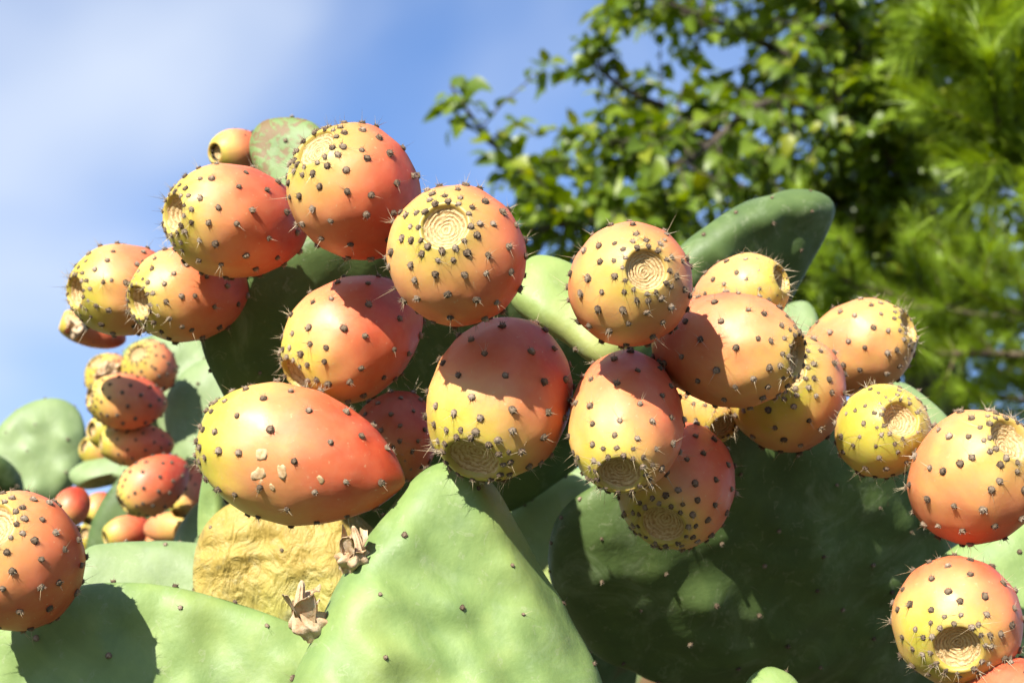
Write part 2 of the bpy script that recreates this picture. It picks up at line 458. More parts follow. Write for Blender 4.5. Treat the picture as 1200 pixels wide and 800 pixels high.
        for rr_, z in ((.5, .00032), (.85, .00018), (1.0, -.0008)):
            for j in range(n):
                t_ = 2 * math.pi * j / n; g = rnd.uniform(.75, 1.2) * s * rr_
                V.append(np.array([g * math.cos(t_), g * el * math.sin(t_), z * rnd.uniform(.7, 1.3)]))
        for j in range(n):
            F.append((0, 1 + j, 1 + (j + 1) % n))
            for i in (0, 1): F.append((1 + i * n + j, 1 + (i + 1) * n + j, 1 + (i + 1) * n + (j + 1) % n, 1 + i * n + (j + 1) % n))
        link('scab', mesh('scab', V, F, M['scab']), root, mtx=frame(p_ + n_ * .00005, n_, rnd.uniform(0, 6.28)))
    return root

FRUITS = [
 # px, py, depth, half width, half length, axis towards the crown (right, up, viewer), label, options
 (283, 260, .785, 65, 88, (-.76, .06, .64), 'orange red prickly pear with sunken crown facing sideways, above the two yellowish ones', dict(ripe=.0, dep=.55)),
 (228, 341, .825, 55, 78, (-.66, -.18, .73), 'yellow and orange prickly pear half shaded by the redder one above, round open crown', dict(ripe=-.02, dep=.55)),
 (152, 340, .865, 52, 68, (-.74, -.05, .66), 'pale yellow orange prickly pear at the outer tip of the cluster, partly behind its neighbour', dict(ripe=-.10, dep=.55)),
 (420, 231, .745, 76, 86, (-.50, .58, .64), 'topmost big prickly pear, red cheek, green shoulder and flat tan crown turned up', dict(ripe=.13, green=1.0, dep=.12, rc=.36)),
 (539, 302, .70, 79, 86, (-.17, .36, .92), 'round prickly pear with ringed tan crown facing outward, beside the topmost one', dict(ripe=.11, green=.9, dep=.25, rc=.37)),
 (418, 394, .78, 70, 90, (-.72, -.50, .48), 'orange and yellow egg shaped prickly pear lying above the longest one, crown tipped down', dict(ripe=.05, green=.2, dep=.5)),
 (358, 537, .748, 80, 121, (-.96, .225, -.08), 'longest prickly pear lying on its side, orange with corky scabs and tapered red end', dict(ripe=-.10, green=.7, taper=1.0, scabs=6, rc=.42)),
 (586, 460, .742, 82, 105, (-.285, -.685, .67), 'large prickly pear hanging crown down, red top in shadow and bright yellow belly', dict(ripe=.02, green=.7, dep=.25, rc=.42)),
 (736, 333, .70, 70, 80, (.18, .16, .97), 'round prickly pear with crown facing straight out, resting above a hanging yellow one', dict(ripe=.08, green=.6, dep=.25, rc=.36)),
 (731, 486, .728, 67, 100, (-.09, -.62, .78), 'smaller yellow prickly pear hanging crown down beneath the round one, pink edges', dict(ripe=.02, green=.55, dep=.25, rc=.40)),
 (847, 408, .738, 65, 90, (.86, -.09, .50), 'red and yellow prickly pear pointing sideways with a jagged open crown', dict(ripe=.0, green=.2, dep=.7, rc=.38)),
 (862, 348, .82, 44, 60, (.76, .32, .56), 'small yellow prickly pear with brown crown, peeping out over the red and yellow one', dict(ripe=-.12, green=.1, dep=.6)),
 (926, 463, .81, 68, 82, (-.22, .38, .90), 'yellow green and orange prickly pear tucked below the jagged open crown', dict(ripe=-.10, green=1.0, dep=.3)),
 (1000, 410, .87, 53, 70, (.78, .38, .50), 'yellow orange prickly pear tilted up, frayed tan crown against the blurred pine', dict(ripe=-.06, green=.2, dep=.5)),
 (1031, 510, .77, 53, 58, (.20, .36, .91), 'smallest round lime yellow prickly pear with wide crown at the end of the cluster', dict(ripe=-.26, green=.8, dep=.45, rc=.42)),
 (1136, 562, .735, 73, 85, (.36, .58, .73), 'orange prickly pear with yellow top and wide crown turned up, above another one', dict(ripe=.05, green=.6, dep=.4, rc=.40)),
 (1122, 722, .72, 73, 82, (-.24, -.28, .93), 'round orange prickly pear with deep crown facing outward, below the upturned one', dict(ripe=.02, green=.6, dep=.32, rc=.40)),
 (1192, 834, .70, 60, 72, (.5, -.5, .3), 'orange prickly pear showing only its smooth rounded base, directly below the deep crowned round one', dict(ripe=.06)),
 (797, 562, .785, 66, 86, (-.3, -.52, .80), 'shaded dark orange prickly pear hanging low in front of the dark pad', dict(ripe=.04, green=.3, dep=.3, rc=.42)),
 (822, 466, .835, 44, 60, (.3, -.5, .8), 'mostly hidden orange prickly pear in the gap under the sideways one', dict(ripe=.02, green=.1)),
 (465, 508, .83, 50, 62, (-.2, -.5, .84), 'deeply shaded brownish red prickly pear tucked behind the longest one', dict(ripe=.25, green=.0)),
 (22, 662, .722, 78, 86, (-.17, .60, .78), 'orange prickly pear with wide tan crown resting alone over the broad low pad', dict(ripe=.08, green=.3, dep=.3, rc=.42)),
]
for i, (px, py, d, b, a, ax, lab, kw) in enumerate(FRUITS):
    make_fruit(px, py, d, b, a, ax, lab, seed=i + 1, **kw)

BG = [
 (178, 432, 1.25, 31, 34, (-.3, .5, .8), 'round blurred orange prickly pear topping the distant cluster', .10),
 (152, 470, 1.20, 32, 46, (-.85, .1, .5), 'plump blurred orange prickly pear just below the round one of the distant cluster', .06),
 (133, 448, 1.30, 28, 34, (-.4, .6, .5), 'small blurred orange prickly pear with dark dead flower on its crown', .06),
 (163, 520, 1.22, 25, 42, (-.9, .05, .4), 'slim blurred prickly pear lying level, yellow crown end, in the distant cluster', .04),
 (136, 506, 1.27, 22, 30, (-.6, .1, .6), 'pale yellow blurred prickly pear behind the level slim one', -.15),
 (183, 566, 1.18, 32, 44, (-.75, -.5, .4), 'deep orange blurred prickly pear half in shadow, crown tipped down, in the distant cluster', .16),
 (225, 572, 1.24, 22, 36, (-.2, -.6, .6), 'blurred orange prickly pear partly hidden behind the deep orange shaded one', .12),
 (117, 595, 1.36, 17, 21, (-.3, -.5, .7), 'tiny blurred orange prickly pear with green tip beside the distant pad stem', .05),
 (152, 622, 1.30, 18, 26, (-.8, -.2, .5), 'tiny blurred orange prickly pear low in the distant cluster, behind the pale green pad', .05),
 (195, 618, 1.24, 17, 32, (.85, .1, .5), 'blurred yellow orange prickly pear lying level at the bottom of the distant cluster', .0),
 (110, 632, 1.38, 16, 18, (-.3, .4, .8), 'tiny blurred yellow prickly pear beside the lone orange fruit over the broad low pad', -.1),
 (122, 531, 1.40, 20, 26, (-.6, .3, .6), 'tiny blurred peach prickly pear above the curved green stem', .0),
 (86, 590, 1.15, 17, 20, (-.2, -.6, .7), 'small blurred dark brown prickly pear just above the lone orange fruit', .35),
 (112, 388, 1.15, 18, 36, (-.9, .3, .3), 'small blurred prickly pear carrying a withered flower below the cluster tip', .12),
 (282, 178, 1.00, 25, 34, (-.6, -.1, .7), 'blurred peach coloured prickly pear behind the brown speckled top pad', .04),
 (190, 640, 1.28, 16, 28, (.6, -.3, .7), 'blurred orange prickly pear sunk behind the rim of the pale green pad', .06),
]
for i, (px, py, d, b, a, ax, lab, ripe) in enumerate(BG):
    make_fruit(px, py, d, b, a, ax, lab, seed=60 + i, ripe=ripe - .10, green=.35, detail=1, taper=.5, group='blurred prickly pears behind')

# ------------------------------------------------------------------ cactus pads
def catmull(pts, n):
    pts = np.array(pts, float); m = len(pts); out = []
    for i in range(m):
        p0, p1, p2, p3 = pts[i - 1], pts[i], pts[(i + 1) % m], pts[(i + 2) % m]
        for t in np.linspace(0, 1, 24, endpoint=False):
            out.append(.5 * ((2 * p1) + (p2 - p0) * t + (2 * p0 - 5 * p1 + 4 * p2 - p3) * t * t + (3 * p1 - p0 - 3 * p2 + p3) * t ** 3))
    out = np.array(out); seg = np.linalg.norm(np.roll(out, -1, 0) - out, axis=1); s = np.concatenate([[0], np.cumsum(seg)])
    q = np.linspace(0, s[-1], n, endpoint=False); o2 = np.vstack([out, out[:1]])
    return np.stack([np.interp(q, s, o2[:, 0]), np.interp(q, s, o2[:, 1])], -1)

def pad_mesh(plant, out2, c, e1, e2, n, T, mat, seed, bend=(0, 0), rough=.0016, pw=5.0, fold=0.0, nang=120, nr=34,
             curl=None, areoles=True, pitch=.034, label=None, name='pad', spiny=True, lumps=.0):
    rnd = random.Random(seed)
    out2 = np.asarray(out2); th = np.linspace(0, math.pi / 2, nr); rho = np.sin(th)
    w1 = Wob(seed, 95); w2 = Wob(seed + 50, 240); w3 = Wob(seed + 90, 520); w4 = Wob(seed + 20, 14)
    ext = np.abs(out2).max()
    A = []
    if areoles:
        ang = rnd.uniform(.5, 1.0); ca, sa = math.cos(ang), math.sin(ang); k = int(ext * 2 / pitch) + 2
        nrm = np.hypot(out2[:, 0], out2[:, 1]); aa = np.arctan2(out2[:, 1], out2[:, 0]); od = np.argsort(aa)
        for i in range(-k, k):
            for j in range(-k, k):
                x0 = (i + .5 * (j % 2)) * pitch + rnd.uniform(-.2, .2) * pitch; y0 = j * pitch * .85 + rnd.uniform(-.2, .2) * pitch
                x, y = ca * x0 - sa * y0, sa * x0 + ca * y0
                R = np.interp(math.atan2(y, x), aa[od], nrm[od], period=2 * math.pi)
                if math.hypot(x, y) < .93 * R: A.append((x, y, math.hypot(x, y) / R))
    def half(r): return T * np.power(np.clip(1 - np.power(r, pw), 0, 1), .5)
    def place(XY, r, side):
        x, y = XY[..., 0], XY[..., 1]; Q = np.stack([x, y, 0 * x + side * .02], -1); Q0 = np.stack([x, y, 0 * x], -1)
        mid = -bend[0] * x * x - bend[1] * y * y + .003 * w4(Q0) * (ext / .08)
        if curl: mid = mid - curl[3] * np.clip(curl[0] * x + curl[1] * y - curl[2], 0, None) ** 2
        w = half(r) * side + mid + (rough * w1(Q) + rough * .35 * w2(Q)) * side * (.35 + .65 * (1 - r ** 6))
        if fold: w = w + side * fold * (w2(Q * np.array([1.0, .35, 1])) + .5 * w3(Q * np.array([.4, 1.2, 1]))) * (1 - r ** 8)
        for ax_, ay_, ar_ in A:
            g = np.exp(-((x - ax_) ** 2 + (y - ay_) ** 2) / (2 * .0062 ** 2)); w = w + side * (.0011 + lumps) * g
        return w
    V = []
    XYs = rho[:, None, None] * out2[None]; R_ = np.repeat(rho[:, None], len(out2), 1)
    wav = 1 + .007 * w1(np.stack([out2[:, 0], out2[:, 1], out2[:, 0] * 0], -1))
    XYs = XYs * (1 + (wav - 1)[None, :, None] * (R_ ** 4)[..., None])
    for side in (1, -1):
        w = place(XYs, R_, side)
        pts = e1 * XYs[..., :1] + e2 * XYs[..., 1:] + n * w[..., None]
        V.append(pts)
    front, back = V; na = len(out2)
    front[0] = front[0].mean(0); back[0] = back[0].mean(0)
    mid = (front[-1] + back[-1]) / 2; front[-1] = mid
    VV = np.concatenate([front.reshape(-1, 3), back[:-1].reshape(-1, 3)]); F = []; nb = nr * na
    for i in range(nr - 1):
        for j in range(na):
            k = (j + 1) % na
            F.append((i * na + j, (i + 1) * na + j, (i + 1) * na + k, i * na + k))
            bi = lambda ii, jj: (nb + ii * na + jj) if ii < nr - 1 else (nb - na + jj)
            F.append((bi(i, j), bi(i, k), bi(i + 1, k), bi(i + 1, j)))
    o = link(name, mesh(name, VV, F, mat), plant, loc=Vector(c) - plant.location)
    if label: o['label'] = label
    # areoles: on the front face and along the rim
    if areoles and spiny:
        L = [(place(np.array([x, y]), np.array(r), 1), x, y, r) for x, y, r in A]
        SV, SF = [], []
        for w, x, y, r in L:
            e = .002
            gx = float(place(np.array([x + e, y]), np.array(min(r, .97)), 1) - place(np.array([x - e, y]), np.array(min(r, .97)), 1)) / (2 * e)
            gy = float(place(np.array([x, y + e]), np.array(min(r, .97)), 1) - place(np.array([x, y - e]), np.array(min(r, .97)), 1)) / (2 * e)
            nn = n - e1 * gx - e2 * gy; nn /= np.linalg.norm(nn)
            p_ = e1 * x + e2 * y + n * float(w)
            ao = link('areole', rnd.choice(AREOLES), o, mtx=frame(p_ + nn * .0001, nn, rnd.uniform(0, 6.28), rnd.uniform(.55, .95)))
            for _ in range(rnd.choice((0, 1, 2))):
                dv = nn * rnd.uniform(.5, 1) + np.array([rnd.uniform(-1, 1) for _ in range(3)]) * .6; dv /= np.linalg.norm(dv)
                cone_bits(SV, SF, p_, p_ + dv * rnd.uniform(.002, .006), .0001)
        step = max(1, int(na * .028 / (np.linalg.norm(np.roll(out2, -1, 0) - out2, axis=1).sum())))
        for j in range(0, na, step):
            p_ = mid[j]; dv = e1 * out2[j, 0] + e2 * out2[j, 1]; dv = dv / np.linalg.norm(dv)
            link('areole', rnd.choice(AREOLES), o, mtx=frame(p_, dv, rnd.uniform(0, 6.28), rnd.uniform(.6, 1.0)))
            for _ in range(rnd.choice((0, 1, 2))):
                d2 = dv + np.array([rnd.uniform(-1, 1) for _ in range(3)]) * .6; d2 /= np.linalg.norm(d2)
                cone_bits(SV, SF, p_, p_ + d2 * rnd.uniform(.002, .006), .0001)
        if SV:
            s = link('spines', mesh('spines', SV, SF, M['spine'], False), o); s['kind'] = 'stuff'
    return o

def pad(plant, pts, d, nrm, T, mat, seed, label, name='pad', **kw):
    n = cam_dir(*nrm); cx, cy = np.mean(catmull(pts, 90), 0); c = P(cx, cy, d)
    h = UPV; e2 = h - n * (h @ n); e2 /= np.linalg.norm(e2); e1 = np.cross(e2, n)
    o2 = []
    for px, py in catmull(pts, kw.get('nang', 120)):
        r = FWD + RGT * ((px - 600) / K) - UPV * ((py - 400) / K)
        t = ((c - C0) @ n) / (r @ n); q = C0 + r * t - c
        o2.append((q @ e1, q @ e2))
    return pad_mesh(plant, o2, c, e1, e2, n, T, M[mat], seed, label=label, name=name, **kw)

def pad_free(plant, c, nrm, up, length, width, T, mat, seed, label, **kw):
    n = np.array(nrm, float); n /= np.linalg.norm(n); e2 = np.array(up, float); e2 -= n * (e2 @ n); e2 /= np.linalg.norm(e2)
    e1 = np.cross(e2, n); t = np.linspace(0, 2 * math.pi, 80, endpoint=False)
    o2 = np.stack([width / 2 * np.cos(t) * (1 + .18 * np.sin(t)), length / 2 * np.sin(t)], -1)
    return pad_mesh(plant, o2, np.array(c, float), e1, e2, n, T, M[mat], seed, label=label, nang=80, nr=18, spiny=False, **kw)

fg = bpy.data.objects.new('prickly_pear_cactus', None); COL.objects.link(fg); fg.location = (0.0, .82, 0)
tag(fg, 'large green prickly pear cactus carrying the sharp sunlit fruit cluster on broad flat pads', 'cactus')
bgc = bpy.data.objects.new('prickly_pear_cactus', None); COL.objects.link(bgc); bgc.location = (-.36, 1.4, 0)
tag(bgc, 'blurred prickly pear cactus farther back with a column of tiny orange fruit', 'cactus')

pad(fg, [(498, 549), (545, 540), (590, 553), (634, 598), (674, 660), (702, 738), (725, 820), (735, 920), (690, 1010), (560, 1060), (440, 1050),
         (355, 980), (322, 880), (340, 800), (369, 742), (409, 664), (460, 590)], .730, (.32, .28, .90), .019, 'pad', 11,
    'big pale green pad with dried flowers on its rim', nang=200, nr=64, pw=8.0, rough=.0036, pitch=.036, lumps=.0016, curl=(.92, .40, .040, 32.0))
pad(fg, [(-60, 770), (0, 722), (80, 688), (170, 683), (260, 701), (350, 735), (420, 790), (430, 900), (330, 1000), (150, 1040), (-50, 1000), (-120, 880)],
    .752, (0.05, .22, .97), .010, 'pad', 12, 'broad low green pad under the lone orange fruit', nang=180, nr=50, rough=.0036, pitch=.036, lumps=.001)
pad(fg, [(92, 655), (130, 637), (230, 638), (330, 655), (350, 720), (250, 790), (120, 790), (60, 730)], .90, (.1, .40, .9), .009, 'pad_blue', 13,
    'pale green pad showing above the broad low pad', rough=.002)
pad(fg, [(228, 690), (236, 630), (270, 590), (330, 570), (400, 590), (450, 640), (430, 720), (370, 765), (300, 745), (245, 725)], .875, (-.1, .2, .97), .010,
    'pad_dying', 14, 'withered ochre pad with wrinkled skin', fold=.0016, nang=160, nr=50, pitch=.045)
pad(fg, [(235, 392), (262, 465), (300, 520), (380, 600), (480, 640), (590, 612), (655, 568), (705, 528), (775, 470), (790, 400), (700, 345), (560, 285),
         (450, 255), (350, 285), (270, 335)], .905, (.40, -.48, .78), .011, 'pad_shaded', 15, 'shaded dark green pad behind the fruit', nang=180, nr=44)
pad(fg, [(300, 205), (293, 168), (308, 143), (342, 137), (372, 147), (398, 185), (420, 260), (385, 330), (330, 310)], .965, (-.2, .2, .96), .008, 'pad_spot', 16,
    'small green pad speckled with brown at the very top')
pad(fg, [(598, 345), (618, 306), (648, 304), (690, 322), (725, 350), (740, 400), (705, 425), (660, 395), (620, 372)], .81, (.05, .55, .83), .009, 'pad_bright', 17,
    'light green pad between the two round fruit', pitch=.03)
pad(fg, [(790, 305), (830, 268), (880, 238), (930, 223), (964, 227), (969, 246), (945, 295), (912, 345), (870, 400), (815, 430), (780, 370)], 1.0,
    (.50, -.42, .76), .012, 'pad_shaded', 18, 'shaded upright pad with sunlit rim behind the fruit', rough=.001, lumps=.0012, pitch=.03, pw=11.0)
pad(fg, [(908, 372), (925, 356), (948, 355), (960, 380), (955, 420), (920, 440), (900, 410)], 1.1, (-.2, .35, .9), .008, 'pad_blue', 19, 'pale distant pad between two fruit', areoles=False)
pad(fg, [(1030, 462), (1055, 447), (1090, 468), (1120, 500), (1150, 560), (1110, 620), (1050, 600), (1015, 530)], .93, (-.2, .35, .9), .009, 'pad_blue', 20, 'pale green pad with slanting rim behind the lime fruit')
pad(fg, [(1085, 680), (1140, 628), (1210, 605), (1290, 640), (1300, 740), (1240, 830), (1160, 850), (1100, 780)], .83, (-.15, .3, .94), .010, 'pad', 21, 'green pad behind the two stacked orange fruit')
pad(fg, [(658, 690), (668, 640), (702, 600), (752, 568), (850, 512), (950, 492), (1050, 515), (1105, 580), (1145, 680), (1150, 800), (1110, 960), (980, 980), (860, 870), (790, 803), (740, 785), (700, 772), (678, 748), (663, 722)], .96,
    (.36, -.58, .73), .026, 'pad_shaded', 28, 'large pad in deep shade below the cluster, dappled with sun near its rounded end', nang=200, nr=54, pw=2.8, rough=.0022, lumps=.0014, pitch=.034, bend=(.25, .4))
pad(fg, [(560, 620), (605, 567), (655, 550), (700, 580), (705, 650), (690, 740), (620, 760), (570, 700)], .99, (-.3, .2, .93), .009, 'pad_bright', 23, 'bright yellow green pad in the gap beside the big pad')
pad(fg, [(655, 565), (690, 547), (735, 552), (775, 580), (760, 610), (700, 615)], 1.02, (-.1, .4, .9), .008, 'pad_blue', 24, 'thin pale pad behind the hanging fruit')
pad(fg, [(640, 740), (700, 720), (770, 780), (800, 950), (720, 1050), (640, 950)], 1.02, (-.1, .1, .98), .012, 'pad_corky', 25, 'old corky brown and green pad in the lower gap')
pad(fg, [(868, 815), (885, 788), (910, 783), (940, 810), (960, 900), (910, 960), (850, 900)], .77, (-.1, .5, .86), .009, 'pad', 26, 'tip of a small pad at the foot of the shaded one')
pad(fg, [(236, 640), (240, 575), (252, 532), (264, 560), (266, 630), (252, 680)], .895, (-.3, .1, .95), .008, 'pad', 27, 'narrow pad seen edge on beside the longest fruit')
# the old trunk pads that carry the plant
for i, (x, y, z, w) in enumerate([(0, .84, .25, .30), (.01, .86, .66, .30), (-.01, .84, 1.06, .28), (-.20, .88, .98, .26), (.19, .98, .98, .27), (-.1, .9, .60, .27), (.12, .95, .60, .27)]):
    pad_free(fg, (x, y, z * 1.05), (.1 * math.sin(i * 3), -1, .05), (.25 * (-1, 1)[i % 2] if i > 2 else 0, .05, 1), .54, w, .022, 'pad_corky', 200 + i, 'old thick corky trunk pad', rough=.003)

pad(bgc, [(-6, 508), (28, 476), (65, 466), (92, 480), (101, 515), (91, 560), (60, 592), (15, 600), (-20, 560)], 1.5, (.1, .25, .96), .012, 'pad_blue', 31,
    'round bumpy blue green pad against the sky', lumps=.002, pitch=.03)
pad(bgc, [(-70, 540), (-10, 533), (22, 555), (26, 590), (0, 640), (-80, 640)], 1.42, (.4, -.5, .76), .010, 'pad_shaded', 32, 'shaded dark pad in front of the bumpy one')
pad(bgc, [(146, 412), (185, 392), (238, 394), (264, 440), (262, 520), (220, 548), (180, 505), (150, 462)], 1.33, (-.1, .3, .95), .010, 'pad_blue', 33, 'pale green pad behind the column of tiny fruit')
pad(bgc, [(192, 478), (228, 425), (270, 430), (292, 520), (262, 585), (212, 560)], 1.27, (-.15, .3, .94), .010, 'pad_blue', 34, 'pale green pad beside the column of tiny fruit')
pad(bgc, [(82, 556), (110, 540), (160, 543), (200, 560), (190, 585), (130, 563), (95, 572)], 1.38, (-.1, .55, .8), .009, 'pad_blue', 35, 'curved blue green pad seen from its edge', areoles=False)
pad(bgc, [(202, 650), (222, 602), (250, 588), (280, 640), (262, 720), (215, 720)], 1.2, (-.1, .3, .95), .010, 'pad_blue', 36, 'dull blue green pad low behind the withered pad', areoles=False)
pad(bgc, [(100, 640), (140, 560), (190, 545), (230, 600), (250, 720), (200, 800), (110, 780)], 1.34, (.1, .1, .99), .012, 'pad_shaded', 37, 'dark green pad bearing the tiny fruit', areoles=False)
for i, (x, y, z, w) in enumerate([(-.33, 1.42, .25, .32), (-.34, 1.40, .68, .30), (-.33, 1.36, 1.10, .28), (-.45, 1.47, 1.15, .26)]):
    pad_free(bgc, (x, y, z * 1.08), (.1, -1, .05), (.12 * (i % 3), .05, 1), .56, w, .024, 'pad_corky', 220 + i, 'old thick corky trunk pad', rough=.003)

# ------------------------------------------------------------------ dried flowers on the rim of the big pad
def dried_flower(base, tip, d, seed, label, w):
    rnd = random.Random(seed); p0 = P(*base, d); p1 = P(*tip, d - .006)
    ax = p1 - p0; L = np.linalg.norm(ax); root = bpy.data.objects.new('dried_flower', None); COL.objects.link(root)
    root.matrix_world = frame(p0, ax / L, 0); tag(root, label, 'dried flower', 'dried flowers on the pad rim')
    wv = Wob(seed, 300); n, m = 34, 22
    T, A = np.meshgrid(np.linspace(0, 1, m), np.linspace(0, 2 * math.pi, n, endpoint=False), indexing='ij')
    prof = w * (.55 + .75 * np.exp(-((T - .22) / .2) ** 2) - .30 * T) * np.clip((1.04 - T) * 9, 0, 1)
    Q = np.stack([prof * np.cos(A), prof * np.sin(A), T * L], -1)
    k = 1 + .22 * np.sin(7 * A + 5 * T + seed) + .20 * wv(Q); Q[..., :2] *= k[..., None]
    Q[..., 0] += .25 * w * np.sin(T * 5 + seed); Q[..., 1] += .3 * w * np.sin(T * 7 + 1); Q[0, :, 2] -= .002
    F = [(i * n + j, i * n + (j + 1) % n, (i + 1) * n + (j + 1) % n, (i + 1) * n + j) for i in range(m - 1) for j in range(n)]
    F.append(tuple(range((m - 1) * n, m * n)))
    link('withered_tube', mesh('withered_tube', Q.reshape(-1, 3), F, M['husk']), root)
    for k in range(6):                       # curled papery petals
        a = k * 1.05 + rnd.uniform(-.3, .3); ln = L * rnd.uniform(.4, .62); hw = w * rnd.uniform(.5, .85); up = rnd.uniform(.55, 1.5); V = []; F = []
        s0 = L * rnd.uniform(.25, .6)
        for i in range(9):
            t = i / 8; r = w * .55 + ln * .8 * t * (1 - .5 * up) ; z = s0 + ln * t * up * .6 + .12 * ln * math.sin(t * 4 + k)
            for sgn in (-1, -.4, .4, 1):
                ww = hw * sgn * (math.sin(math.pi * (.18 + .8 * t)) + .1); b = a + .3 * math.sin(t * 3 + k)
                dz = .3 * hw * (abs(sgn) * math.sin(t * 5 + k)) + rnd.uniform(-.0003, .0003)
                for th in (0,): V.append((r * math.cos(b) - ww * math.sin(b), r * math.sin(b) + ww * math.cos(b), z + dz))
        nv = len(V); V += [(x, y, z - .0004) for x, y, z in V]
        for i in range(8):
            for j in range(3):
                q = (i * 4 + j, i * 4 + j + 1, (i + 1) * 4 + j + 1, (i + 1) * 4 + j); F.append(q); F.append(tuple(nv + t for t in q[::-1]))
        e = [i * 4 for i in range(9)] + [32 + 1, 32 + 2] + [i * 4 + 3 for i in range(8, -1, -1)] + [2, 1]
        for i in range(len(e)):
            a_, b_ = e[i], e[(i + 1) % len(e)]; F.append((b_, a_, nv + a_, nv + b_))
        link('petal', mesh('petal', V, F, M['husk']), root)
dried_flower((414, 664), (416, 618), .726, 5, 'crumpled tan dried flower under the longest fruit, petals spread', .0056)
dried_flower((366, 742), (350, 682), .716, 8, 'twisted brown dried flower lower on the rim, pale papery tip', .0056)
dried_flower((96, 384), (76, 376), 1.14, 12, 'withered flower on the small unripe fruit below the cluster tip', .008)
dried_flower((128, 440), (118, 428), 1.24, 9, 'dark withered flower on a small fruit of the distant cluster', .009)

# ------------------------------------------------------------------ trees
def tube(V, F, pts, radii, n=7):
    pts = np.array(pts); b0 = len(V)
    for i, p in enumerate(pts):
        t = pts[min(i + 1, len(pts) - 1)] - pts[max(i - 1, 0)]; t = t / (np.linalg.norm(t) + 1e-9)
        h = np.array([0, 0, 1.]) if abs(t[2]) < .9 else np.array([1., 0, 0]); x = np.cross(h, t); x /= np.linalg.norm(x); y = np.cross(t, x)
        for k in range(n):
            a = 2 * math.pi * k / n; V.append(p + radii[i] * (math.cos(a) * x + math.sin(a) * y))
    for i in range(len(pts) - 1):
        for k in range(n): F.append((b0 + i * n + k, b0 + i * n + (k + 1) % n, b0 + (i + 1) * n + (k + 1) % n, b0 + (i + 1) * n + k))
    F.append(tuple(b0 + (len(pts) - 1) * n + k for k in range(n)))

def smooth_line(pts, n):
    pts = np.array(pts, float); m = len(pts); out = []
    for i in range(m - 1):
        p0, p1, p2, p3 = pts[max(i - 1, 0)], pts[i], pts[i + 1], pts[min(i + 2, m - 1)]
        for t in np.linspace(0, 1, n, endpoint=False):
            out.append(.5 * ((2 * p1) + (p2 - p0) * t + (2 * p0 - 5 * p1 + 4 * p2 - p3) * t * t + (3 * p1 - p0 - 3 * p2 + p3) * t ** 3))
    out.append(pts[-1]); return np.array(out)

def leaf_geo(L, W, seed):
    r = random.Random(seed); V = []; F = []; cur = r.uniform(.1, .5); fold = r.uniform(.15, .5); tw = r.uniform(-.3, .3)
    prof = [(0, .04), (.14, .62), (.34, 1.0), (.6, .86), (.82, .48), (1, .0)]
    for t, w in prof:
        z = -cur * L * t * t; ww = w * W / 2; c, s = math.cos(tw * t), math.sin(tw * t)
        for sg in (-1, 0, 1): V.append((t * L, sg * ww * c, z + abs(sg) * ww * fold + sg * ww * s))
    for i in range(len(prof) - 1):
        for j in (0, 1): F.append((i * 3 + j, (i + 1) * 3 + j, (i + 1) * 3 + j + 1, i * 3 + j + 1))
    return np.array(V), F
LEAFGEO = [leaf_geo(1.0, w, i) for i, w in enumerate((.72, .62, .80, .68, .76))]

def proj(p):
    v = p - C0; d = v @ FWD; return 600 + K * (v @ RGT) / d, 400 - K * (v @ UPV) / d, d

